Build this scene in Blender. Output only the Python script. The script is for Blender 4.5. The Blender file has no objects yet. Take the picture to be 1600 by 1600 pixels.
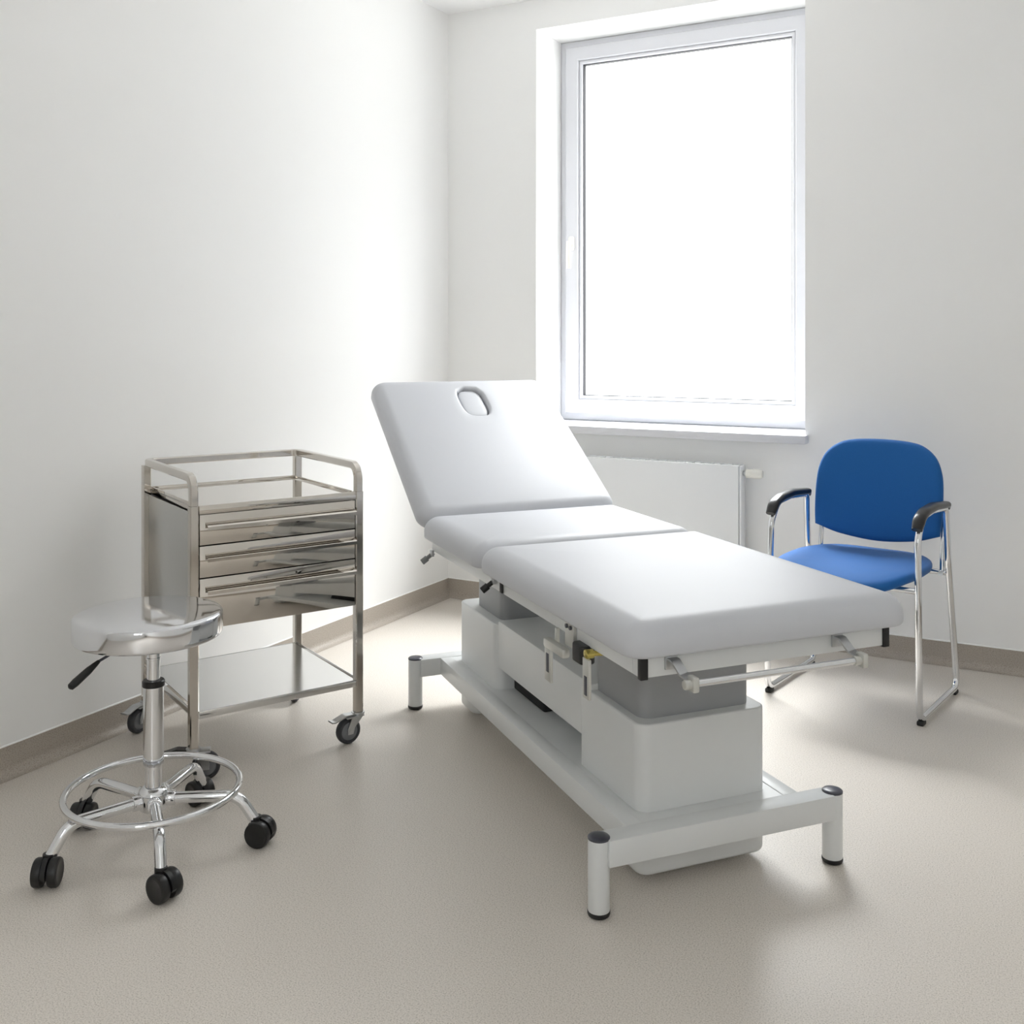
import bpy, bmesh, math
from mathutils import Vector, Matrix

D = bpy.data
scene = bpy.context.scene
COL = scene.collection
PI = math.pi

# ------------------------------------------------------------------ materials
def new_mat(name):
    m = D.materials.new(name)
    m.use_nodes = True
    nt = m.node_tree
    return m, nt, nt.nodes['Principled BSDF']

def srgb(r, g, b):
    def f(c):
        c /= 255.0
        return c / 12.92 if c <= 0.04045 else ((c + 0.055) / 1.055) ** 2.4
    return (f(r), f(g), f(b), 1.0)

def noise(nt, scale, detail=2.0, rough=0.5, coord='Object'):
    tc = nt.nodes.new('ShaderNodeTexCoord')
    n = nt.nodes.new('ShaderNodeTexNoise')
    n.inputs['Scale'].default_value = scale
    n.inputs['Detail'].default_value = detail
    n.inputs['Roughness'].default_value = rough
    nt.links.new(tc.outputs[coord], n.inputs['Vector'])
    return n

def add_bump(nt, p, scale, strength, dist=0.001, detail=2.0):
    n = noise(nt, scale, detail)
    b = nt.nodes.new('ShaderNodeBump')
    b.inputs['Strength'].default_value = strength
    b.inputs['Distance'].default_value = dist
    nt.links.new(n.outputs['Fac'], b.inputs['Height'])
    nt.links.new(b.outputs['Normal'], p.inputs['Normal'])
    return n

def mat(name, rgb, rough=0.5, metal=0.0, bump=None, vary=None, spec=0.5, coat=0.0):
    m, nt, p = new_mat(name)
    c = srgb(*rgb)
    p.inputs['Base Color'].default_value = c
    p.inputs['Roughness'].default_value = rough
    p.inputs['Metallic'].default_value = metal
    p.inputs['Specular IOR Level'].default_value = spec
    if coat:
        p.inputs['Coat Weight'].default_value = coat
        p.inputs['Coat Roughness'].default_value = 0.1
    if vary:
        n = noise(nt, vary[0], 3.0)
        r = nt.nodes.new('ShaderNodeValToRGB')
        k = vary[1]
        r.color_ramp.elements[0].color = (c[0] * (1 - k), c[1] * (1 - k), c[2] * (1 - k), 1)
        r.color_ramp.elements[1].color = (min(1, c[0] * (1 + k)), min(1, c[1] * (1 + k)), min(1, c[2] * (1 + k)), 1)
        r.color_ramp.elements[0].position = 0.3
        r.color_ramp.elements[1].position = 0.7
        nt.links.new(n.outputs['Fac'], r.inputs['Fac'])
        nt.links.new(r.outputs['Color'], p.inputs['Base Color'])
    if bump:
        add_bump(nt, p, *bump)
    return m

M = {}
M['wall'] = mat('painted plaster', (243, 243, 242), 0.6, bump=(220, 0.06, 0.001), vary=(0.7, 0.008), spec=0.3)
M['ceiling'] = mat('ceiling paint', (246, 246, 246), 0.8, bump=(180, 0.05, 0.001), spec=0.2)
M['reveal'] = mat('white reveal paint', (243, 243, 241), 0.5, bump=(200, 0.04, 0.001), spec=0.3)
M['pvc'] = mat('white window plastic', (216, 217, 222), 0.28, vary=(3, 0.006))
M['gasket'] = mat('black rubber', (34, 34, 38), 0.6, vary=(40, 0.1))
M['rubber'] = mat('dark rubber foot', (22, 22, 23), 0.55, vary=(60, 0.15))
M['powder'] = mat('light grey powder coat', (216, 218, 218), 0.33, bump=(900, 0.03, 0.0003), vary=(4, 0.01))
M['column'] = mat('mid grey column paint', (150, 152, 154), 0.4, bump=(900, 0.03, 0.0003), vary=(4, 0.01))
M['cushion'] = mat('pale grey vinyl upholstery', (196, 198, 203), 0.42, bump=(700, 0.08, 0.0005, 3.0), vary=(3, 0.008), spec=0.4)
M['board'] = mat('grey cushion board', (120, 122, 124), 0.6, vary=(20, 0.05))
M['black'] = mat('black plastic', (16, 16, 17), 0.38, vary=(50, 0.15))
M['armpad'] = mat('black moulded armrest', (24, 23, 24), 0.3, bump=(600, 0.05, 0.0004), vary=(50, 0.12))
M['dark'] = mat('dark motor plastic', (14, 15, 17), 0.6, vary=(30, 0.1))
M['cap'] = mat('dark grey cap plastic', (64, 65, 74), 0.3, vary=(40, 0.06))
M['chrome'] = mat('polished chrome', (226, 227, 229), 0.06, 1.0, vary=(8, 0.01))
M['seatsteel'] = mat('polished steel seat', (222, 223, 226), 0.07, 1.0, vary=(6, 0.01))
M['steel'] = mat('polished stainless steel', (205, 200, 193), 0.1, 1.0, vary=(6, 0.012))
M['satin'] = mat('satin stainless steel', (196, 196, 194), 0.3, 1.0, vary=(6, 0.012))
M['shelf'] = mat('brushed stainless shelf', (226, 226, 225), 0.16, 1.0, vary=(6, 0.012))
M['zinc'] = mat('zinc plated steel', (190, 192, 194), 0.28, 1.0, vary=(30, 0.05))
M['alu'] = mat('silver painted metal', (205, 205, 200), 0.3, 0.6, vary=(20, 0.02))
M['brass'] = mat('brass pin', (206, 190, 110), 0.25, 1.0, vary=(20, 0.04))
M['greywheel'] = mat('grey caster tyre', (112, 114, 118), 0.5, vary=(40, 0.08))
M['darktyre'] = mat('dark caster tyre', (52, 54, 58), 0.5, vary=(40, 0.08))
M['blue'] = mat('blue woven fabric', (27, 92, 158), 0.72, bump=(1500, 0.25, 0.0008, 2.0), vary=(900, 0.1), spec=0.25)
_p = M['blue'].node_tree.nodes['Principled BSDF']
_p.inputs['Sheen Weight'].default_value = 0.15; _p.inputs['Sheen Roughness'].default_value = 0.4
M['mirror'] = mat('mirror polished stainless steel', (212, 207, 200), 0.035, 1.0, vary=(6, 0.012))
M['shell'] = mat('blue seat edge piping', (34, 88, 150), 0.6, vary=(500, 0.06))
M['rad'] = mat('radiator enamel', (236, 238, 240), 0.25, vary=(3, 0.005))
M['valve'] = mat('white valve plastic', (236, 235, 228), 0.35, vary=(20, 0.01))

def floor_mat(name, base, rough):
    m, nt, p = new_mat(name)
    n = noise(nt, 330, 2.0, 0.6)
    n2 = noise(nt, 1.3, 2.0, 0.5)
    r = nt.nodes.new('ShaderNodeValToRGB')
    b = srgb(*base)
    e = r.color_ramp.elements
    e[0].position = 0.30; e[0].color = (b[0] * .62, b[1] * .61, b[2] * .59, 1)
    e[1].position = 0.72; e[1].color = (b[0] * 1.16, b[1] * 1.17, b[2] * 1.19, 1)
    x = e.new(0.47); x.color = (b[0] * .98, b[1] * .98, b[2] * .98, 1)
    nt.links.new(n.outputs['Fac'], r.inputs['Fac'])
    mx = nt.nodes.new('ShaderNodeMixRGB'); mx.blend_type = 'MULTIPLY'; mx.inputs['Fac'].default_value = 0.06
    nt.links.new(r.outputs['Color'], mx.inputs['Color1'])
    nt.links.new(n2.outputs['Fac'], mx.inputs['Color2'])
    nt.links.new(mx.outputs['Color'], p.inputs['Base Color'])
    p.inputs['Roughness'].default_value = rough
    p.inputs['Specular IOR Level'].default_value = 0.45
    bp = nt.nodes.new('ShaderNodeBump'); bp.inputs['Strength'].default_value = 0.08; bp.inputs['Distance'].default_value = 0.0006
    nt.links.new(n.outputs['Fac'], bp.inputs['Height'])
    nt.links.new(bp.outputs['Normal'], p.inputs['Normal'])
    return m
M['floor'] = floor_mat('speckled beige vinyl', (214, 207, 198), 0.36)
M['base'] = floor_mat('speckled vinyl coving', (174, 165, 154), 0.42)

def glass_mat():
    m = D.materials.new('window glass'); m.use_nodes = True
    nt = m.node_tree; nt.nodes.clear()
    out = nt.nodes.new('ShaderNodeOutputMaterial')
    tr = nt.nodes.new('ShaderNodeBsdfTransparent'); tr.inputs['Color'].default_value = (0.97, 0.98, 0.98, 1)
    gl = nt.nodes.new('ShaderNodeBsdfGlossy'); gl.inputs['Roughness'].default_value = 0.02
    fr = nt.nodes.new('ShaderNodeFresnel'); fr.inputs['IOR'].default_value = 1.45
    mx = nt.nodes.new('ShaderNodeMixShader')
    # reflect on the entry face only (the straight-through pane has no refraction, so no total internal reflection)
    ge = nt.nodes.new('ShaderNodeNewGeometry')
    iv = nt.nodes.new('ShaderNodeMath'); iv.operation = 'SUBTRACT'; iv.inputs[0].default_value = 1.0
    mu = nt.nodes.new('ShaderNodeMath'); mu.operation = 'MULTIPLY'
    nt.links.new(ge.outputs['Backfacing'], iv.inputs[1])
    nt.links.new(fr.outputs['Fac'], mu.inputs[0]); nt.links.new(iv.outputs['Value'], mu.inputs[1])
    nt.links.new(mu.outputs['Value'], mx.inputs['Fac'])
    nt.links.new(tr.outputs['BSDF'], mx.inputs[1]); nt.links.new(gl.outputs['BSDF'], mx.inputs[2])
    nt.links.new(mx.outputs['Shader'], out.inputs['Surface'])
    return m
M['glass'] = glass_mat()

# ------------------------------------------------------------------ mesh helpers
class MB:
    def __init__(self): self.bm = bmesh.new()

    def _merge(self, b):
        me = D.meshes.new('tmp'); b.to_mesh(me); b.free()
        self.bm.from_mesh(me); D.meshes.remove(me)

    def box(self, x0, x1, y0, y1, z0, z1, bev=0.0, seg=2, mtx=None):
        b = bmesh.new()
        bmesh.ops.create_cube(b, size=1.0)
        for v in b.verts:
            v.co = Vector(((x0 + x1) / 2 + v.co.x * (x1 - x0), (y0 + y1) / 2 + v.co.y * (y1 - y0), (z0 + z1) / 2 + v.co.z * (z1 - z0)))
        if bev > 0:
            bmesh.ops.bevel(b, geom=list(b.edges), offset=bev, segments=seg, profile=0.5, affect='EDGES')
        if mtx is not None: b.transform(mtx)
        self._merge(b); return self

    def loft(self, rings, cap0=True, cap1=True, closed=False):
        b = self.bm
        vs = [[b.verts.new(p) for p in r] for r in rings]
        n = len(vs[0]); k = len(vs)
        for i in range(k if closed else k - 1):
            a, c = vs[i], vs[(i + 1) % k]
            for j in range(n):
                b.faces.new((a[j], a[(j + 1) % n], c[(j + 1) % n], c[j]))
        if not closed:
            if cap0: b.faces.new(list(reversed(vs[0])))
            if cap1: b.faces.new(vs[-1])
        return self

    def tube(self, pts, r, seg=14, closed=False, section=None, up=None, taper=None):
        pts = [Vector(p) for p in pts]
        n = len(pts); rings = []
        tans = []
        for i in range(n):
            if closed: t = pts[(i + 1) % n] - pts[i - 1]
            elif i == 0: t = pts[1] - pts[0]
            elif i == n - 1: t = pts[-1] - pts[-2]
            else: t = (pts[i + 1] - pts[i]).normalized() + (pts[i] - pts[i - 1]).normalized()
            tans.append(t.normalized())
        ref = Vector(up) if up is not None else (Vector((0, 0, 1)) if abs(tans[0].z) < 0.9 else Vector((1, 0, 0)))
        nrm = (ref - tans[0] * ref.dot(tans[0])).normalized()
        for i in range(n):
            t = tans[i]
            nrm = (nrm - t * nrm.dot(t)).normalized()
            bi = t.cross(nrm)
            rr = r if taper is None else r * taper[i]
            if section is None:
                rings.append([pts[i] + nrm * (math.cos(2 * PI * j / seg) * rr) + bi * (math.sin(2 * PI * j / seg) * rr) for j in range(seg)])
            else:
                s = 1 if taper is None else taper[i]
                rings.append([pts[i] + nrm * (q[1] * s) + bi * (q[0] * s) for q in section])
        self.loft(rings, closed=closed)
        return self

    def cyl(self, p0, p1, r, seg=20, ch=0.0):
        p0 = Vector(p0); p1 = Vector(p1)
        if ch <= 0: return self.tube([p0, p1], r, seg)
        d = (p1 - p0).normalized()
        return self.tube([p0, p0 + d * ch * .3, p0 + d * ch, p1 - d * ch, p1 - d * ch * .3, p1], r, seg,
                         taper=[1 - ch / r, 1 - ch * .3 / r, 1, 1, 1 - ch * .3 / r, 1 - ch / r])

    def lathe(self, prof, c=(0, 0, 0), seg=32, mtx=None):
        c = Vector(c)
        rings = []
        for (r, z) in prof:
            r = max(r, 1e-5)
            ring = [Vector((math.cos(2 * PI * j / seg) * r, math.sin(2 * PI * j / seg) * r, z)) for j in range(seg)]
            if mtx is not None: ring = [mtx @ p for p in ring]
            rings.append([c + p for p in ring])
        return self.loft(rings)

    def rprism(self, cx, cy, hx, hy, rc, z0, z1, e0=0.0, e1=0.0, n=8):
        rings = []
        k = 4
        if e0 > 0:
            for i in range(k): 
                a = PI / 2 * i / k
                rings.append(rrect(cx, cy, hx, hy, rc, e0 * (1 - math.sin(a)), z0 + e0 * (1 - math.cos(a)), n))
        rings.append(rrect(cx, cy, hx, hy, rc, 0, z0 + e0, n))
        rings.append(rrect(cx, cy, hx, hy, rc, 0, z1 - e1, n))
        if e1 > 0:
            for i in range(1, k + 1):
                a = PI / 2 * i / k
                rings.append(rrect(cx, cy, hx, hy, rc, e1 * (1 - math.cos(a)), z1 - e1 + e1 * math.sin(a), n))
        return self.loft(rings)

    def transform(self, m): self.bm.transform(m); return self

def rrect(cx, cy, hx, hy, rc, inset, z, n=8, side=1):
    hx -= inset; hy -= inset; r = max(rc - inset, 0.002); r = min(r, hx * .98, hy * .98)
    cs = ((hx - r, hy - r, 0), (-hx + r, hy - r, 1), (-hx + r, -hy + r, 2), (hx - r, -hy + r, 3))
    corners = []
    for (x, y, q) in cs:
        corners.append([(cx + x + r * math.cos(PI / 2 * (q + i / n)), cy + y + r * math.sin(PI / 2 * (q + i / n))) for i in range(n + 1)])
    out = []
    for q in range(4):
        out += corners[q]
        a = corners[q][-1]; b = corners[(q + 1) % 4][0]
        for i in range(1, side):
            t = i / side
            out.append((a[0] + (b[0] - a[0]) * t, a[1] + (b[1] - a[1]) * t))
    return [Vector((p[0], p[1], z)) for p in out]

def fillet(pts, rad, n=6, closed=False):
    pts = [Vector(p) for p in pts]; out = []
    m = len(pts)
    if not hasattr(rad, '__len__'): rad = [rad] * m
    for i, p in enumerate(pts):
        if (not closed and i in (0, m - 1)) or rad[i] <= 0: out.append(p); continue
        a = pts[i - 1]; b = pts[(i + 1) % m]
        u = (a - p).normalized(); v = (b - p).normalized()
        ang = u.angle(v)
        if ang > PI - 0.02: out.append(p); continue
        d = rad[i] / math.tan(ang / 2)
        d = min(d, (a - p).length * .5, (b - p).length * .5)
        r = d * math.tan(ang / 2)
        c = p + (u + v).normalized() * (r / math.sin(ang / 2))
        s = p + u * d - c; e = p + v * d - c
        th = s.angle(e)
        for k in range(n + 1):
            t = k / n
            out.append(c + (s * math.sin((1 - t) * th) + e * math.sin(t * th)) / math.sin(th))
    return out

CEN = {}
def obj(name, mb, material, parent=None, kind=None, label=None, sharp=40):
    bm = mb.bm
    if parent is not None:
        c = CEN.get(parent.name)
        if c is None and parent.parent is not None: c = CEN.get(parent.parent.name)
        if c is None and parent.parent is not None and parent.parent.parent is not None: c = CEN.get(parent.parent.parent.name)
        if c is not None: bm.transform(Matrix.Translation(-c))
    bmesh.ops.recalc_face_normals(bm, faces=list(bm.faces))
    me = D.meshes.new(name)
    bm.to_mesh(me); bm.free()
    me.polygons.foreach_set('use_smooth', [True] * len(me.polygons))
    me.set_sharp_from_angle(angle=math.radians(sharp))
    me.materials.append(M[material])
    o = D.objects.new(name, me)
    COL.objects.link(o)
    if parent is not None: o.parent = parent
    if kind: o['kind'] = kind
    if label: o['label'] = label
    return o

def tag(o, label, cat, kind=None, group=None):
    o['label'] = label; o['category'] = cat
    if kind: o['kind'] = kind
    if group: o['group'] = group
    return o

def thing(name, origin, yaw, centre, label, cat, kind=None):
    """Empty at the base centre; parts are given in the local frame whose origin is `origin`."""
    o = D.objects.new(name, None); COL.objects.link(o)
    c = Vector((centre[0], centre[1], 0))
    R = Matrix.Rotation(yaw, 3, 'Z')
    o.location = Vector((origin[0], origin[1], 0)) + R @ c
    o.rotation_euler = (0, 0, yaw)
    o.empty_display_size = 0.2
    CEN[o.name] = c
    return tag(o, label, cat, kind)

# ------------------------------------------------------------------ the room
# corner of the two visible walls at the origin; window wall along +x, left wall along -y
RX, RY, H = 3.35, -5.35, 2.745
WX0, WX1, WZ0, WZ1, WD = 0.468, 1.666, 0.800, 2.610, 0.36   # window opening and wall thickness
QX0, QX1, QZ0, QZ1 = -2.95, -2.15, 0.800, 2.610              # added fill-light window, unseen, in the wall behind the camera (x mirrored)
FY = 0.255                                                   # window frame face, set back in the opening

tag(obj('floor', MB().box(-0.05, RX + .05, RY - .05, WD, -0.06, 0), 'floor', kind='structure'), 'beige speckled vinyl floor of the treatment room', 'floor')
tag(obj('ceiling', MB().box(-0.12, RX + .12, RY - .12, WD, H, H + .1), 'ceiling', kind='structure'), 'plain white ceiling above the corner', 'ceiling')
tag(obj('wall_left', MB().box(-0.12, 0, RY - .12, WD, 0, H), 'wall', kind='structure'), 'bare white wall behind the steel drawer trolley', 'wall')
w = MB()
w.box(0, WX0, 0, WD, 0, H); w.box(WX1, RX, 0, WD, 0, H)
w.box(WX0, WX1, 0, WD, 0, WZ0); w.box(WX0, WX1, 0, WD, WZ1, H)
bmesh.ops.remove_doubles(w.bm, verts=list(w.bm.verts), dist=1e-5)
tag(obj('wall_back', w, 'wall', kind='structure'), 'off-white wall with the deep window opening', 'wall')
tag(obj('wall_right', MB().box(RX, RX + .12, RY - .12, WD, 0, H), 'wall', kind='structure'), 'white side wall right of the blue chair', 'wall')
w = MB()
w.box(0, -QX1, RY - WD, RY, 0, H); w.box(-QX0, RX, RY - WD, RY, 0, H)
w.box(-QX1, -QX0, RY - WD, RY, 0, QZ0); w.box(-QX1, -QX0, RY - WD, RY, QZ1, H)
bmesh.ops.remove_doubles(w.bm, verts=list(w.bm.verts), dist=1e-5)
tag(obj('wall_front', w, 'wall', kind='structure'), 'white wall behind the viewer, opposite the radiator wall', 'wall')

def coving(name, p0, p1, nrm, label):
    # coved vinyl skirting: thin upright that sweeps out on to the floor
    p0 = Vector(p0); p1 = Vector(p1); nrm = Vector(nrm)
    prof = [(0.0, 0.0845), (0.0028, 0.0845), (0.003, 0.03)]
    for i in range(1, 7):
        a = PI / 2 * i / 6
        prof.append((0.003 + 0.027 * (1 - math.cos(a)), 0.03 - 0.0285 * math.sin(a)))
    prof += [(0.033, 0.0006), (0.0, 0.0006)]
    mb = MB()
    rings = [[p + nrm * a + Vector((0, 0, z)) for a, z in prof] for p in (p0, p1)]
    mb.loft(rings)
    o = obj(name, mb, 'base', kind='structure', sharp=30)
    tag(o, label, 'baseboard')
    s = MB()
    sec = [(0.0, 0.0845), (0.0032, 0.0845), (0.0026, 0.0875), (0.0, 0.0885)]
    s.loft([[p + nrm * a + Vector((0, 0, z)) for a, z in sec] for p in (p0, p1)])
    obj('sealant_bead', s, 'reveal', o)
coving('baseboard_left', (0, RY, 0), (0, 0, 0), (1, 0, 0), 'brown-beige coved vinyl skirting along the left wall')
coving('baseboard_back', (0, 0, 0), (RX, 0, 0), (0, -1, 0), 'brown-beige coved vinyl skirting under the window')
coving('baseboard_right', (RX, 0, 0), (RX, RY, 0), (-1, 0, 0), 'brown-beige coved vinyl skirting along the right wall')

# ------------------------------------------------------------------ window
def frame_ring(x0, x1, z0, z1, wd, y0, y1, bev=0.003):
    """mitred rectangular frame, profile width wd, between y0 (front) and y1"""
    mb = MB()
    prof = [(0, y1), (0, y0 + bev), (bev, y0), (wd - bev, y0), (wd, y0 + bev), (wd, y1)]
    rings = []
    for (x, z, sx, sz) in ((x0, z0, 1, 1), (x1, z0, -1, 1), (x1, z1, -1, -1), (x0, z1, 1, -1)):
        rings.append([Vector((x + sx * a, y, z + sz * a)) for a, y in prof])
    mb.loft(rings, closed=True)
    return mb
SILL = .034
def make_window(name, x0, x1, z0, z1, label):
    f0 = z0 + SILL
    win = obj(name, frame_ring(x0 + .001, x1 - .001, f0 + .0005, z1 - .001, 0.045, FY, FY + .075), 'pvc', kind='structure')
    tag(win, label, 'window')
    sash = obj('window_sash', frame_ring(x0 + .030, x1 - .030, f0 + .032, z1 - .030, 0.066, FY - .016, FY + .06, .005), 'pvc', win)
    obj('glazing_bead', frame_ring(x0 + .094, x1 - .094, f0 + .096, z1 - .094, 0.019, FY - .006, FY + .028, .006), 'pvc', sash)
    obj('window_gasket', frame_ring(x0 + .107, x1 - .107, f0 + .109, z1 - .107, 0.0095, FY + .006, FY + .031, .001), 'gasket', sash)
    obj('window_pane', MB().box(x0 + .107, x1 - .107, FY + .032, FY + .038, f0 + .109, z1 - .107), 'glass', sash)
    hx, hz = x0 + .064, 1.66
    h = MB()
    h.rprism(0, 0, .014, .034, .012, 0, .010, 0, .003)
    h.transform(Matrix.Translation((hx, FY - .016, hz)) @ Matrix.Rotation(PI / 2, 4, 'X'))
    h.cyl((hx, FY - .026, hz), (hx, FY - .056, hz), .0095, 16)
    sec = [(.012 * math.cos(2 * PI * i / 14), .007 * math.sin(2 * PI * i / 14)) for i in range(14)]
    h.tube(fillet([(hx, FY - .050, hz + .008), (hx, FY - .054, hz - .03), (hx, FY - .052, hz - .118)], .03), 0, section=sec, up=(0, -1, 0))
    obj('window_handle', h, 'valve', sash)
    s = MB()
    s.box(x0 - .012, x1 + .012, -0.050, -0.0005, z0, f0, .004)
    s.box(x0 + .0005, x1 - .0005, -0.006, WD - .02, z0 + .0005, f0 - .0002, 0)
    obj('window_sill', s, 'pvc', win)
    L = D.lights.new('window_daylight', 'AREA')
    L.shape = 'RECTANGLE'; L.size = x1 - x0 - .2; L.size_y = z1 - f0 - .2
    L.cycles.is_portal = True
    lo = D.objects.new('window_daylight', L); COL.objects.link(lo)
    lo.location = ((x0 + x1) / 2, FY + .05, (z1 + f0) / 2); lo.rotation_euler = (-PI / 2, 0, 0)
    lo.parent = win
    return win
make_window('window_1', WX0, WX1, WZ0, WZ1, 'white plastic-framed window over the radiator')
fill_win = make_window('fill_window', QX0, QX1, QZ0, QZ1, 'unseen white plastic-framed window added behind the viewer for fill light')  # added out of view, only to brighten the sides facing the camera
fill_win.location = (0, RY, 0); fill_win.rotation_euler = (0, 0, PI)

# ------------------------------------------------------------------ radiator
rad = thing('radiator', (0, 0), 0, (1.03, -.06), 'white flat-fronted panel radiator on the wall under the window', 'radiator')
RX0, RX1, RZ0, RZ1 = 0.62, 1.436, 0.16, 0.708
m = MB(); m.box(RX0 + .002, RX1 - .010, -.100, -.092, RZ0, RZ1 - .004, .004)
obj('front_panel', m, 'rad', rad)
m = MB(); m.box(RX0 + .01, RX1 - .012, -.050, -.036, RZ0 + .005, RZ1 - .012, .004)
obj('back_panel', m, 'rad', rad)
for x in (RX0, RX1 - .009):
    m = MB(); m.box(x, x + .009, -.096, -.034, RZ0, RZ1 - .002, .003)
    obj('side_panel', m, 'rad', rad)
m = MB()
m.box(RX0 + .009, RX1 - .009, -.098, -.092, RZ1 - .006, RZ1, .001); m.box(RX0 + .009, RX1 - .009, -.040, -.034, RZ1 - .006, RZ1, .001)
for i in range(20):
    x = RX0 + .014 + i * (RX1 - RX0 - .056) / 19
    m.box(x, x + .026, -.0918, -.0402, RZ1 - .0045, RZ1 - .0015)
obj('top_grille', m, 'rad', rad)
v = MB(); v.cyl((RX1 - .002, -.066, .675), (RX1 + .013, -.066, .675), .010, 16)
obj('valve_neck', v, 'zinc', rad)
v = MB()
prof = [(.0, .0), (.017, .0), (.0185, .003), (.0185, .020), (.0165, .022), (.0165, .025), (.0195, .027), (.020, .044), (.0185, .058), (.014, .066), (.006, .068), (0, .068)]
v.lathe(prof, (RX1 + .012, -.066, .675), 24, Matrix.Rotation(PI / 2, 3, 'Y'))
obj('thermostat_head', v, 'valve', rad)
for x in (RX0 + .1, RX1 - .1):
    m = MB(); m.box(x - .015, x + .015, -.036, -.0005, .25, .60, .002)
    obj('wall_bracket', m, 'rad', rad)
m = MB(); m.tube(fillet([(RX1 - .05, -.06, RZ0 + .01), (RX1 - .05, -.06, .10), (RX1 - .05, -.0005, .10)], .02), .008, 12)
obj('supply_pipe', m, 'rad', rad)

# ------------------------------------------------------------------ examination table
bed = thing('examination_table', (1.7306, -2.1819), 0.8801, (.3035, .67), 'grey upholstered examination table with raised backrest on a pale grey column base', 'examination table')
UC = .3035
# base: two crossbars, two long beams, tray
for v0 in (0.0, 1.336):
    m = MB(); m.box(0.012, .595, v0 - .026, v0 + .026, .108, .1645, .0018)
    obj('crossbar', m, 'powder', bed)
for u0 in (.078, .489):
    m = MB(); m.box(u0, u0 + .040, .0262, 1.3098, .110, .1640, .0018)
    obj('side_beam', m, 'powder', bed)
m = MB(); m.box(.1182, .4888, .0262, 1.3098, .150, .1622, 0)
obj('base_tray', m, 'powder', bed)
for (u, v) in ((0, 0), (.607, 0), (0, 1.336), (.607, 1.336)):
    m = MB(); m.cyl((u, v, .011), (u, v, .163), .0232, 32, .001)
    lg = obj('leg', m, 'powder', bed)
    m = MB(); m.lathe([(0, .0), (.019, .0), (.0225, .002), (.0243, .006), (.0243, .011), (.0225, .0125), (0, .0125)], (u, v, 0), 32)
    obj('rubber_foot', m, 'rubber', lg)
    m = MB(); m.lathe([(0, .1628), (.0238, .1628), (.0238, .166), (.021, .1685), (.012, .1700), (0, .1703)], (u, v, 0), 32)
    obj('leg_cap', m, 'cap', lg)
# housings
HU0, HU1 = .134, .474
def housing(v0, v1, z0, z1, r=.032, e0=0.0, e1=.005, u0=HU0, u1=HU1):
    m = MB(); m.rprism((u0 + u1) / 2, (v0 + v1) / 2, (u1 - u0) / 2, (v1 - v0) / 2, r, z0, z1, e0, e1)
    return m
obj('column_housing', housing(.064, .385, .1626, .358), 'powder', bed)
obj('column_housing', housing(.945, 1.285, .1626, .357), 'powder', bed)
obj('motor_cover', housing(.064, .215, .018, .1495, e0=.014, e1=0), 'powder', bed)
obj('motor_cover', housing(1.15, 1.285, .018, .1495, e0=.014, e1=0), 'powder', bed)
m = MB(); m.box(.139, .469, .318, .944, .232, .3725, .004)
obj('linking_cover', m, 'powder', bed)
m = MB(); m.box(.19, .41, .72, .944, .1625, .2315, .006)
obj('motor', m, 'dark', bed)
obj('lifting_column', housing(.097, .34, .3575, .549, .030, 0, 0, .157, .451), 'column', bed)
obj('lifting_column', housing(.985, 1.215, .3565, .549, .030, 0, 0, .170, .438), 'column', bed)
# top frame
FZ, FT = .5535, .5915
m = MB(); m.box(0, .607, -.182, -.148, FZ, FT, .002)
obj('front_rail', m, 'powder', bed)
for u0 in (0.0, .577):
    m = MB(); m.box(u0, u0 + .030, -.1475, 1.155, FZ, FT, .002)
    obj('side_rail', m, 'powder', bed)
for u0 in (-.0025, .5925):
    m = MB(); m.box(u0, u0 + .017, -.1855, -.172, FZ - .003, FT + .0015, .0015)
    obj('end_cap', m, 'black', bed)
for v0, v1 in ((.07, .38), (.96, 1.15)):
    m = MB(); m.box(.0305, .5765, v0, v1, .5490, .5615, .002)
    obj('column_plate', m, 'column', bed)
m = MB(); m.box(.004, .603, -.178, .635, FT + .0003, .5984, .001)
obj('cushion_board', m, 'powder', bed)
m = MB(); m.box(.004, .603, .65, 1.14, FT + .0003, .5984, .001)
obj('cushion_board', m, 'powder', bed)

def pad(cx, cy, hx, hy, rc, z0, z1, er, eb=.012, crown=.004, nc=10, side=10):
    """upholstered slab: rings running up the wall and over the rolled edge, then a crowned top"""
    R = []
    k = 5
    for i in range(k):
        a = PI / 2 * i / k
        R.append(rrect(cx, cy, hx, hy, rc, eb * (1 - math.sin(a)), z0 + eb * (1 - math.cos(a)), nc, side))
    k = 9
    zt = z1 - crown
    for i in range(k + 1):
        a = PI / 2 * i / k
        R.append(rrect(cx, cy, hx, hy, rc, er * (1 - math.cos(a)) * 1.15, max(z0 + eb, zt - er) + min(er, zt - z0 - eb) * math.sin(a), nc, side))
    return R
def crown_rings(cx, cy, hx, hy, rc, er, z1, crown, nc=10, side=10):
    out = []
    for i in range(1, 7):
        t = i / 7
        ins = er * 1.15 + t * (min(hx, hy) - er * 1.15) * .95
        out.append(rrect(cx, cy, hx, hy, rc, ins, z1 - crown * (1 - t) ** 2, nc, side))
    return out
MU = .344
def cushion(name, v0, v1, rc=.046):
    m = MB()
    cy, hy = (v0 + v1) / 2, (v1 - v0) / 2
    R = pad(.304, cy, MU, hy, rc, .5985, .672, .046) + crown_rings(.304, cy, MU, hy, rc, .046, .672, .004)
    m.loft(R)
    return obj(name, m, 'cushion', bed, sharp=75)
cushion('leg_cushion', -.214, .6405)
cushion('seat_cushion', .6430, 1.150)
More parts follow.
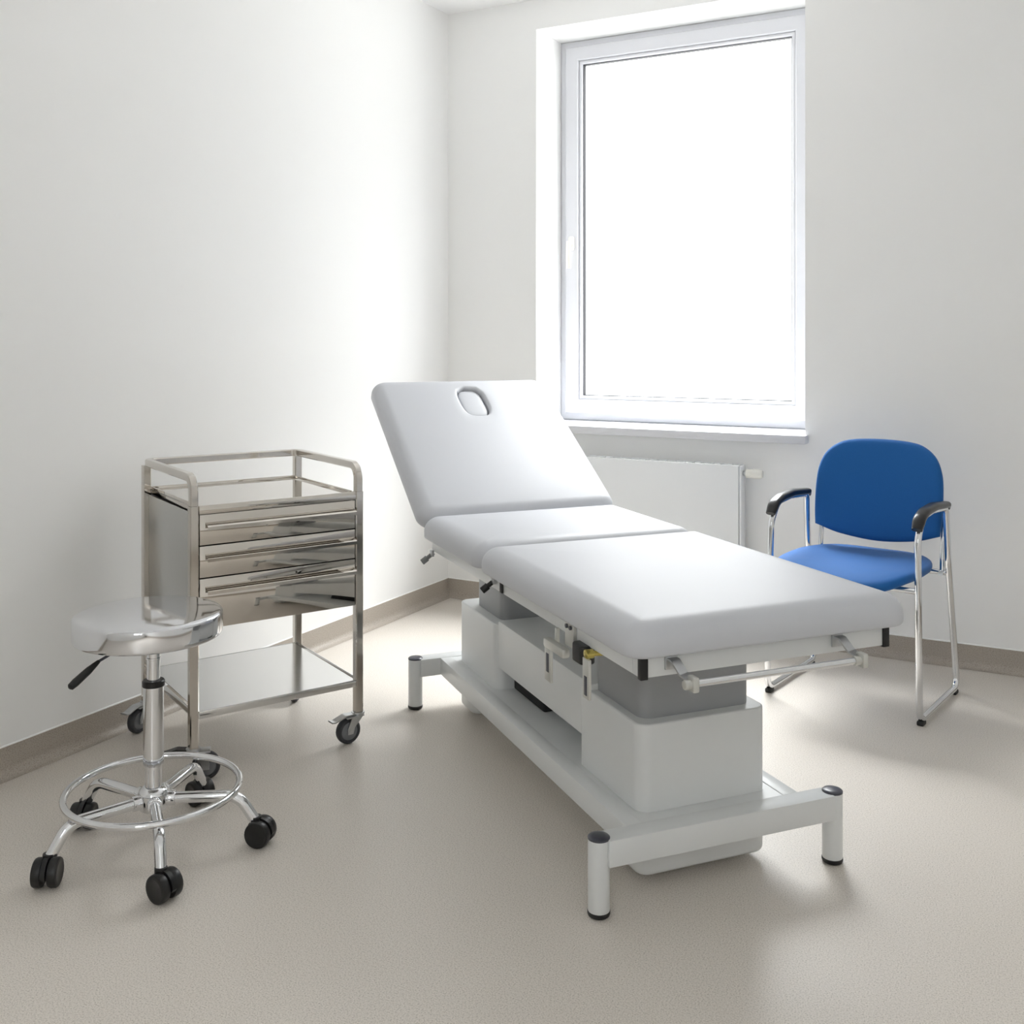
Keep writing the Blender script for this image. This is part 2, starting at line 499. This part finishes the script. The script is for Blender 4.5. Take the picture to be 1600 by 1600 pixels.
# backrest, built flat (w along its length) then tilted about the hinge
T = math.radians(32)
hinge = Matrix.Translation((0, 1.157, .612)) @ Matrix.Rotation(T, 4, 'X')
BL = .762; bt = .066
m = MB()
cx, cy, hx, hy = .302, BL / 2, MU, BL / 2
R = pad(cx, cy, hx, hy, .055, 0, bt, .040, crown=.0)
last = R[-1]
hc = Vector((.3125, .606)); ha, hb2, hn = .050, .088, 3.2
def hole_pt(ang, s):
    c, sn = math.cos(ang), math.sin(ang)
    r = (abs(c / (ha * 1)) ** hn + abs(sn / (hb2 * 1)) ** hn) ** (-1 / hn)
    return hc.x + c * (r + s), hc.y + sn * (r + s)
angs = [math.atan2(p.y - hc.y, p.x - hc.x) for p in last]
def hole_ring(s, z): return [Vector((*hole_pt(a, s), z)) for a in angs]
base_h = hole_ring(.012, bt)
for t in (.25, .5, .75, .9):
    R.append([p.lerp(q, t) for p, q in zip(last, base_h)])
R.append(base_h)
for i in range(1, 6):
    a = PI / 2 * i / 5
    R.append(hole_ring(.012 * (1 - math.sin(a)), bt - .012 * (1 - math.cos(a))))
R.append(hole_ring(0, .004))
m.loft(R, cap0=False, cap1=True)
bot = R[0]
m.bm.faces.new(list(reversed([vv for vv in m.bm.verts][:len(bot)])))
m.transform(hinge)
back = obj('back_cushion', m, 'cushion', bed, sharp=75)
m = MB()
N = 64
def plug_ring(s, z): return [Vector((*hole_pt(2 * PI * j / N, s), z)) for j in range(N)]
m.loft([plug_ring(-.0055, .006), plug_ring(-.0055, .046), plug_ring(-.0065, .050), plug_ring(-.010, .0525), plug_ring(-.018, .054), plug_ring(-.035, .0545)])
m.transform(hinge)
obj('face_hole_plug', m, 'cushion', back, sharp=75)
m = MB(); m.box(.03, .577, .03, BL - .05, -.012, -.0005, .003)
m.box(.04, .07, .0, BL - .1, -.034, -.012, .003); m.box(.537, .567, .0, BL - .1, -.034, -.012, .003)
m.transform(hinge)
obj('back_frame', m, 'powder', bed)
# paper bar on the foot end
pb = []
for u in (.066, .470):
    m = MB()
    m.box(u - .014, u + .014, -.187, -.1825, .566, .592, .001)
    m.tube(fillet([(u, -.186, .588), (u, -.200, .588), (u + .006, -.222, .566), (u + .010, -.243, .560)], .008), 0,
           section=[(-.011, -.002), (.011, -.002), (.011, .002), (-.011, .002)], up=(0, 0, 1))
    b = obj('bar_bracket', m, 'zinc', bed)
    m = MB()
    m.box(u + .004, u + .018, -.262, -.236, .540, .570, .004)
    m.cyl((u - .010, -.249, .555), (u + .005, -.249, .555), .0095, 16, .002)
    obj('bar_clamp', m, 'alu', b)
m = MB(); m.cyl((.082, -.249, .555), (.474, -.249, .555), .0068, 16)
obj('paper_bar', m, 'chrome', bed)
# clamps and levers on the left rail
def slotted_plate(u, v, w, z0, z1, slot0, slot1, name):
    m = MB(); m.box(u - .0035, u + .0035, v - w / 2, v + w / 2, z0, z1, .0015)
    p = obj(name, m, 'alu', bed)
    m = MB(); m.box(u - .0045, u + .0045, v - w * .22, v + w * .22, slot0, slot1, .001)
    obj('slot_insert', m, 'cap', p)
    return p
m = MB(); m.box(-.010, -.0005, .105, .150, .533, .590, .002); m.box(-.028, -.008, .122, .232, .508, .530, .006); m.box(-.010, -.0005, .196, .204, .508, .556, .001)
cl = obj('rail_clamp', m, 'alu', bed)
m = MB(); m.cyl((-.010, .136, .578), (-.014, .136, .578), .005, 12); m.cyl((-.010, .116, .578), (-.014, .116, .578), .005, 12)
obj('clamp_screw', m, 'cap', cl)
slotted_plate(-.022, .210, .034, .434, .512, .455, .498, 'hanging_strap')
m = MB(); m.rprism(0, 0, .018, .028, .013, 0, .040, .004, .004)
m.transform(Matrix.Translation((-.003, .068, .556)) @ Matrix.Rotation(PI, 4, 'X'))
obj('release_knob', m, 'black', bed)
m = MB(); m.cyl((-.022, .020, .5475), (-.004, .020, .5475), .010, 16, .001); m.cyl((-.004, .020, .5475), (.10, .0, .5475), .006, 12)
obj('brass_pin', m, 'brass', bed)
slotted_plate(-.020, .016, .030, .455, .540, .462, .503, 'hanging_strap')
def toggle(u, v, z, name, material='cap'):
    m = MB()
    m.cyl((u + .022, v - .006, z + .018), (u, v, z), .0065, 14, .002)
    m.cyl((u + .003, v, z + .002), (u - .014, v + .003, z - .011), .0095, 16, .002)
    k = obj(name, m, material, bed)
    m = MB(); m.box(u + .010, u + .0195, v - .020, v + .006, z + .008, z + .028, .002)
    obj('knob_bracket', m, 'zinc', k)
toggle(-.022, .610, .562, 'clamp_knob', 'black')
m = MB(); m.box(-.006, -.0005, .545, .562, .556, .586, .002)
obj('rail_stop', m, 'black', bed)
toggle(-.020, 1.150, .530, 'clamp_knob', 'board')
m = MB(); m.box(.6075, .616, .16, .19, .532, .575, .002); m.cyl((.612, .175, .548), (.632, .175, .548), .010, 14, .002)
obj('side_socket', m, 'zinc', bed)

# ------------------------------------------------------------------ visitor chair
chair = thing('visitor_chair', (2.1831, -.7156), -.1646, (-.254, .19), 'blue fabric chair with chrome sled legs and black armrests by the window wall', 'chair')
CW = -.5085; TR = .0108
def lean(mb, side):
    # the left sled frame tips inwards towards the arm
    if side < 0:
        for vt in mb.bm.verts:
            k = max(0, vt.co.z - .017) / .64
            vt.co.x += .020 * k
            vt.co.y += .012 * k
for u, s in ((0.0, 1), (CW, -1)):
    m = MB()
    path = [(u, .2, .017), (u, .0, .017), (u, -.012, .30), (u, -.020, .590), (u, .025, .652), (u, .13, .660), (u, .282, .652), (u, .312, .47), (u, .42, .017), (u, .2001, .017)]
    rad_ = [0, .035, 0, .06, .06, .1, .025, .3, .035, 0]
    m.tube(fillet(path, rad_, 7), TR, 14, up=(1, 0, 0))
    lean(m, s)
    fr = obj('side_frame', m, 'chrome', chair)
    m = MB()
    sec = [(.0195 * math.copysign(abs(math.cos(2 * PI * i / 20)) ** .7, math.cos(2 * PI * i / 20)), .0125 * math.copysign(abs(math.sin(2 * PI * i / 20)) ** .8, math.sin(2 * PI * i / 20)) + .003) for i in range(20)]
    pth = fillet([(u, -.026, .618), (u, .0, .650), (u, .05, .664), (u, .15, .669), (u, .285, .658)], [0, .05, .15, .3, 0], 6)
    n = len(pth); tp = [1.0] * n; tp[0] = .85; tp[-1] = .9
    m.tube(pth, 0, section=sec, up=(0, 0, 1), taper=tp)
    lean(m, s)
    obj('armrest', m, 'armpad', chair)
    m = MB(); m.cyl((u, .285, .652), (u, .302, .650), .0115, 14, .002)
    lean(m, s)
    obj('arm_end_cap', m, 'black', chair)
    for vv in (.018, .385):
        m = MB(); m.box(u - .011, u + .011, vv - .017, vv + .017, 0, .0145, .004)
        obj('glide', m, 'rubber', chair)
for vv, z in ((-.012, .424), (.325, .424)):
    m = MB(); m.cyl((CW, vv, z), (0, vv, z), .0095, 14)
    obj('seat_rail', m, 'chrome', chair)
for u in (-.022, CW + .062):
    m = MB(); m.tube(fillet([(u, .30, .424), (u, .318, .424), (u, .328, .50), (u, .345, .62), (u, .348, .65)], .02), .0085, 12, up=(1, 0, 0))
    obj('back_upright', m, 'chrome', chair)

def interp(tab, t):
    for i in range(len(tab) - 1):
        if t <= tab[i + 1][0]:
            f = (t - tab[i][0]) / (tab[i + 1][0] - tab[i][0])
            return tab[i][1] + (tab[i + 1][1] - tab[i][1]) * f
    return tab[-1][1]
def outline_back(n=96):
    """front outline of the backrest in (x, z), x centred"""
    W = .222
    pts = [(-W + .004, .545), (-.13, .517), (0, .503), (.13, .517), (W - .004, .545)]
    right = [(W, .60), (W + .001, .68), (W - .006, .75), (W - .030, .805), (W - .075, .840), (W - .13, .853), (0, .857)]
    pts += right
    pts += [(-x, z) for x, z in reversed(right[:-1])]
    # Catmull-Rom, corner points doubled to keep them crisp
    out = []
    m_ = len(pts)
    for i in range(m_):
        p0, p1, p2, p3 = pts[i - 1], pts[i], pts[(i + 1) % m_], pts[(i + 2) % m_]
        if i in (0, 4): p0 = (2 * p1[0] - p2[0], 2 * p1[1] - p2[1])
        if (i + 1) % m_ in (0, 4): p3 = (2 * p2[0] - p1[0], 2 * p2[1] - p1[1])
        for k in range(6):
            t = k / 6
            f = lambda a, b, c, d: .5 * (2 * b + (c - a) * t + (2 * a - 5 * b + 4 * c - d) * t * t + (3 * b - a - 3 * c + d) * t ** 3)
            out.append((f(p0[0], p1[0], p2[0], p3[0]), f(p0[1], p1[1], p2[1], p3[1])))
    return out
ob = outline_back()
bc = -.2445
def back_ring(scale, dv):
    r = []
    zc = .68
    for x, z in ob:
        x2 = x * scale; z2 = zc + (z - zc) * scale
        vv = .316 + (z2 - .52) * .16 - .55 * x2 * x2 + .02
        r.append(Vector((bc + x2, vv + dv, z2)))
    return r
m = MB()
seq = [(.0, .016), (.5, .016), (.9, .016), (.975, .013), (1.0, .004), (1.0, -.004), (.985, -.012), (.95, -.0165), (.88, -.019), (.7, -.021), (.4, -.022), (.12, -.022)]
m.loft([back_ring(max(s, .02), d) for s, d in seq])
obj('backrest', m, 'blue', chair, sharp=70)

def seat_ring(scale, lvl):
    r = []
    n = 72
    for j in range(n):
        a = 2 * PI * j / n
        c, s = math.cos(a), math.sin(a)
        k = 3.4
        x = .232 * math.copysign(abs(c) ** (2 / k), c) * scale
        y = .240 * math.copysign(abs(s) ** (2 / k), s) * scale
        if y > 0: x *= 1 - .10 * (y / .24) ** 2
        # dished top, waterfall front edge
        z = .447 + .012 * (x / .232) ** 2 - .05 * max(0, (-y - .12) / .12) ** 2 * .55 + .012 * max(0, (y - .1) / .14) ** 2
        r.append(Vector((-.254 + x, .134 + y, z + lvl)))
    return r
m = MB()
m.loft([seat_ring(s, l) for s, l in ((.05, -.020), (.6, -.020), (.93, -.019), (.985, -.014), (1.0, -.006), (1.0, .002), (.99, .008), (.965, .013), (.92, .0165), (.8, .019), (.5, .020), (.2, .020), (.04, .020))])
obj('seat', m, 'blue', chair, sharp=70)

# ------------------------------------------------------------------ steel trolley with drawers
cart = thing('drawer_trolley', (.6898, -1.6674), 1.0997, (-.2245, .23), 'polished stainless steel trolley with three drawers by the left wall', 'trolley')
U0, U1, V1 = -.475, .026, .46
PR = .0125
sq = [(-PR, -PR + .003), (-PR + .003, -PR), (PR - .003, -PR), (PR, -PR + .003), (PR, PR - .003), (PR - .003, PR), (-PR + .003, PR), (-PR, PR - .003)]
rq = [(-.011 + 0, -.011 + .003), (-.008, -.011), (.008, -.011), (.011, -.008), (.011, .008), (.008, .011), (-.008, .011), (-.011, .008)]
for (u, v, zt) in ((U0, 0, .755), (U1, 0, .755), (U0, V1, .822), (U1, V1, .822)):
    m = MB(); m.tube([(u, v, .088), (u, v, zt)], 0, section=sq, up=(1, 0, 0))
    obj('post', m, 'steel', cart, sharp=30)
m = MB()
pth = fillet([(U0, 0, .7555), (U0, 0, .832), (U0, V1, .832), (U1, V1, .832), (U1, 0, .832), (U1, 0, .7555)], [0, .065, .03, .03, .065, 0], 10)
m.tube(pth, 0, section=rq, up=(1, 0, 0))
obj('guard_rail', m, 'steel', cart, sharp=30)
# worktop tray with upturned rim
m = MB()
m.box(U0 + .0125, U1 - .0125, -.010, V1 - .010, .7440, .7485, 0)
m.box(U0 + .0125, U1 - .0125, -.0125, -.0090, .7315, .7560, .0015)
m.box(U0 + .0125, U1 - .0125, V1 - .0105, V1 - .007, .7315, .7560, .0015)
m.box(U0 + .0125, U0 + .016, .0125, V1 - .0125, .7315, .7560, .0015)
m.box(U1 - .016, U1 - .0125, .0125, V1 - .0125, .7315, .7560, .0015)
obj('worktop_tray', m, 'mirror', cart)
for u in (U0 + .004, U1 - .008):
    m = MB(); m.box(u, u + .004, .0130, V1 - .0130, .410, .7310, .001)
    obj('side_panel', m, 'satin', cart)
m = MB(); m.box(U0 + .0125, U1 - .0125, V1 - .004, V1, .410, .7310, .001)
obj('back_panel', m, 'satin', cart)
m = MB(); m.box(U0 + .0085, U1 - .0085, .0135, V1 - .005, .408, .412, 0)
obj('bottom_panel', m, 'satin', cart)
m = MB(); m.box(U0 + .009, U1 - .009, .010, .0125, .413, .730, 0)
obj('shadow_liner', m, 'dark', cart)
for z0, z1 in ((.6455, .7300), (.5555, .6425), (.4130, .5525)):
    m = MB(); m.box(U0 + .0145, U1 - .0145, -.0095, .0095, z0, z1, .0015)
    d = obj('drawer', m, 'mirror', cart)
    m = MB()
    zc = z1 - .030
    # folded pull: a ledge that slopes down and out, ending in a short lip
    sec = [(-.0098, zc + .0075), (-.0300, zc + .0020), (-.0335, zc - .0015), (-.0335, zc - .0105), (-.0322, zc - .0105), (-.0322, zc - .0025), (-.0295, zc + .0004), (-.0098, zc + .0060)]
    m.loft([[Vector((u, v_, z_)) for v_, z_ in sec] for u in (U0 + .030, U1 - .020)])
    obj('drawer_handle', m, 'steel', d)
m = MB()
m.box(U0 + .0126, U1 - .0126, -.0099, V1 - .0011, .1850, .1880, 0)
m.box(U0 + .0125, U1 - .0125, -.0125, -.0100, .168, .1890, .001); m.box(U0 + .0125, U1 - .0125, V1 - .001, V1 + .0015, .168, .1890, .001)
m.box(U0 - .0005, U0 + .0025, .0130, V1 - .0130, .168, .1890, .001); m.box(U1 - .0025, U1 + .0005, .0130, V1 - .0130, .168, .1890, .001)
obj('lower_shelf', m, 'shelf', cart)

def trolley_caster(u, v, ang, brake):
    """swivel caster under a post at (u, v); the wheel trails along ang"""
    a = ang
    Rm = Matrix.Translation((u, v, 0)) @ Matrix.Rotation(a, 4, 'Z')
    tr, R = .034, .0385
    m = MB()
    m.cyl((0, 0, .082), (0, 0, .0885), .020, 20, .001)
    m.box(-.012, tr + .012, -.019, .019, .0775, .0822, .0015)
    for s in (-1, 1):
        m.loft([[Vector((x, s * .0165 + dy, z)) for x, z in ((-.008, .079), (.030, .079), (tr + .010, .047), (tr + .009, .031), (tr - .008, .031), (tr - .014, .050))] for dy in (-.0015, .0015)])
        m.cyl((tr, s * .0195, R), (tr, s * .0165, R), .007, 12)
    m.transform(Rm)
    fk = obj('caster', m, 'zinc', cart)
    W = MB()
    prof = [(.010, -.0095), (.027, -.0095), (.028, -.0115), (.034, -.012), (.0375, -.008), (R, -.003), (R, .003), (.0375, .008), (.034, .012), (.028, .0115), (.027, .0095), (.010, .0095)]
    W.lathe(prof, (0, 0, 0), 32, Matrix.Rotation(PI / 2, 3, 'X'))
    W.transform(Rm @ Matrix.Translation((tr, 0, R)))
    obj('wheel', W, 'darktyre', fk)
    W = MB(); W.lathe([(.004, -.0115), (.022, -.0115), (.0265, -.0100), (.0265, .0100), (.022, .0115), (.004, .0115)], (0, 0, 0), 24, Matrix.Rotation(PI / 2, 3, 'X'))
    W.transform(Rm @ Matrix.Translation((tr, 0, R)))
    obj('wheel_hub', W, 'greywheel', fk)
    if brake:
        B = MB()
        B.tube(fillet([(tr - .022, 0, .0845), (tr + .012, 0, .086), (tr + .048, 0, .074), (tr + .060, 0, .076)], .02), 0,
               section=[(-.013, -.002), (.013, -.002), (.013, .002), (-.013, .002)], up=(0, 0, 1))
        if brake == 2: B.transform(Matrix.Rotation(PI * .93, 4, 'Z'))
        B.transform(Rm)
        obj('brake_pedal', B, 'zinc' if brake == 1 else 'black', fk)
trolley_caster(U1, 0, PI * 1.02, 1)
trolley_caster(U0, 0, -.35, 2)
trolley_caster(U0, V1, PI * 1.17, 1)
trolley_caster(U1, V1, PI * 1.3, 0)

# ------------------------------------------------------------------ stool
stool = thing('rolling_stool', (.6787, -2.4214), .4954, (0, 0), 'round polished metal stool on five black casters in front of the trolley', 'stool')
m = MB()
m.lathe([(0, .509), (.158, .509), (.1660, .5092), (.1695, .511), (.1712, .515), (.1716, .520), (.1716, .5555), (.1711, .5590), (.1698, .5615), (.1675, .5632), (.1640, .5642), (.155, .5650), (.11, .5664), (.05, .5672), (0, .5674)], (-.012, 0, 0), 128)
obj('seat', m, 'seatsteel', stool, sharp=60)
m = MB(); m.lathe([(0, .4985), (.055, .4985), (.060, .502), (.060, .5118), (0, .5118)], (0, 0, 0), 32)
obj('seat_plate', m, 'dark', stool)
m = MB(); m.lathe([(0, .404), (.0155, .404), (.0155, .452), (.0168, .453), (.0168, .457), (.0155, .458), (.0155, .470), (.0190, .472), (.0190, .4983), (0, .4983)], (0, 0, 0), 28)
obj('gas_piston', m, 'chrome', stool)
m = MB(); m.lathe([(0, .389), (.0255, .389), (.0262, .391), (.0262, .401), (.024, .4035), (0, .4038)], (0, 0, 0), 28)
obj('collar', m, 'black', stool)
m = MB(); m.lathe([(0, .150), (.0195, .150), (.0195, .200), (.0238, .203), (.0238, .3888), (0, .3888)], (0, 0, 0), 32)
obj('column', m, 'chrome', stool)
LZ = .120
m = MB(); m.lathe([(0, .096), (.030, .096), (.034, .100), (.036, .110), (.036, .134), (.033, .142), (.024, .1495), (0, .1498)], (0, 0, 0), 30)
hub_angs = [math.radians(a) for a in (-67.5, 5.5, 78.5, 151.0, 222.0)]
for a in hub_angs:
    c, s = math.cos(a), math.sin(a)
    m.cyl((c * .02, s * .02, LZ), (c * .052, s * .052, LZ), .0175, 18, .003)
obj('hub', m, 'chrome', stool)
m = MB()
RR = .1995
m.tube([(RR * math.cos(2 * PI * j / 96), RR * math.sin(2 * PI * j / 96), .1435) for j in range(96)], .0085, 14, closed=True)
obj('foot_ring', m, 'chrome', stool)
for i, a in enumerate(hub_angs):
    c, s = math.cos(a), math.sin(a)
    m = MB()
    pth = fillet([(c * .050, s * .050, LZ), (c * .198, s * .198, LZ), (c * .238, s * .238, .058)], [0, .055, 0], 10)
    m.tube(pth, .0132, 16, up=(-s, c, 0))
    obj('leg', m, 'chrome', stool)
    sw = a + math.radians((35, -18, 60, 120, 52)[i])       # each caster swivelled its own way
    Rm = Matrix.Translation((c * .240, s * .240, 0)) @ Matrix.Rotation(sw, 4, 'Z')
    m = MB()
    # hood between the twin wheels
    hood = []
    for k in range(13):
        t = PI * k / 12
        hood.append((.012 + .0335 * math.cos(t), .0315 + .0335 * math.sin(t)))
    m.loft([[Vector((x, y, z)) for x, z in hood + [(-.018, .024), (.040, .024)]] for y in (-.0055, .0055)])
    m.cyl((0, 0, .048), (0, 0, .068), .0138, 16, .001)
    m.transform(Rm)
    cs = obj('caster', m, 'black', stool)
    for sgn in (-1, 1):
        W = MB()
        W.lathe([(0, .0065), (.027, .0065), (.0300, .008), (.0312, .012), (.0312, .023), (.0295, .0265), (.024, .0285), (.022, .0278), (0, .0278)], (0, 0, 0), 30, Matrix.Rotation(-PI / 2 * sgn, 3, 'X'))
        W.transform(Rm @ Matrix.Translation((.012, 0, .0314)))
        obj('wheel', W, 'black', cs)
m = MB()
d = Vector((-.11, -.20, 0)).normalized()
m.tube([d * .03 + Vector((0, 0, .506)), d * .10 + Vector((0, 0, .503)), d * .165 + Vector((0, 0, .488))], .0032, 10)
lv = obj('height_lever', m, 'cap', stool)
m = MB()
p0, p1 = d * .158 + Vector((0, 0, .4895)), d * .236 + Vector((0, 0, .452))
m.tube([p0, p0.lerp(p1, .1), p0.lerp(p1, .35), p0.lerp(p1, .8), p0.lerp(p1, .96), p1], .0095, 14, taper=[.45, .6, .9, 1.0, .85, .4])
obj('lever_grip', m, 'black', lv)

# ------------------------------------------------------------------ daylight
world = D.worlds.new('overcast'); scene.world = world
world.use_nodes = True
nt = world.node_tree
bg = nt.nodes['Background']
tc = nt.nodes.new('ShaderNodeTexCoord')
sep = nt.nodes.new('ShaderNodeSeparateXYZ')
rmp = nt.nodes.new('ShaderNodeValToRGB')
mr = nt.nodes.new('ShaderNodeMapRange')
mr.inputs['From Min'].default_value = -1; mr.inputs['From Max'].default_value = 1
nt.links.new(tc.outputs['Generated'], sep.inputs['Vector'])
nt.links.new(sep.outputs['Z'], mr.inputs['Value'])
nt.links.new(mr.outputs['Result'], rmp.inputs['Fac'])
e = rmp.color_ramp.elements
# overcast sky with a high hazy sun ahead: much brighter overhead than at the horizon
e[0].position = .46; e[0].color = (.20, .20, .197, 1)
e[1].position = 1.0; e[1].color = (2.2, 2.2, 2.2, 1)
for pos, val in ((.50, .075), (.62, .10), (.74, .25), (.82, .66), (.93, 2.0)):
    x = e.new(pos); x.color = (val * .995, val, val * 1.01, 1)
nt.links.new(rmp.outputs['Color'], bg.inputs['Color'])
bg.inputs['Strength'].default_value = 30.5
# ------------------------------------------------------------------ camera
cam = D.cameras.new('camera'); co = D.objects.new('camera', cam); COL.objects.link(co)
cam.sensor_width = 36; cam.lens = 1640.6 / 1600 * 36
cam.shift_y = -(800 - 527.4) / 1600
co.location = (2.6235, -4.2200, 1.22)
co.rotation_euler = (PI / 2, 0, .4954)
cam.clip_start = .05
scene.camera = co

scene.view_settings.view_transform = 'Standard'
scene.view_settings.look = 'None'
scene.view_settings.gamma = 1.0
scene.view_settings.use_curve_mapping = False
scene.view_settings.exposure = 0.0
cy = scene.cycles
cy.use_denoising = True
cy.max_bounces = 16; cy.diffuse_bounces = 10; cy.glossy_bounces = 6; cy.transparent_max_bounces = 16
cy.sample_clamp_indirect = 10
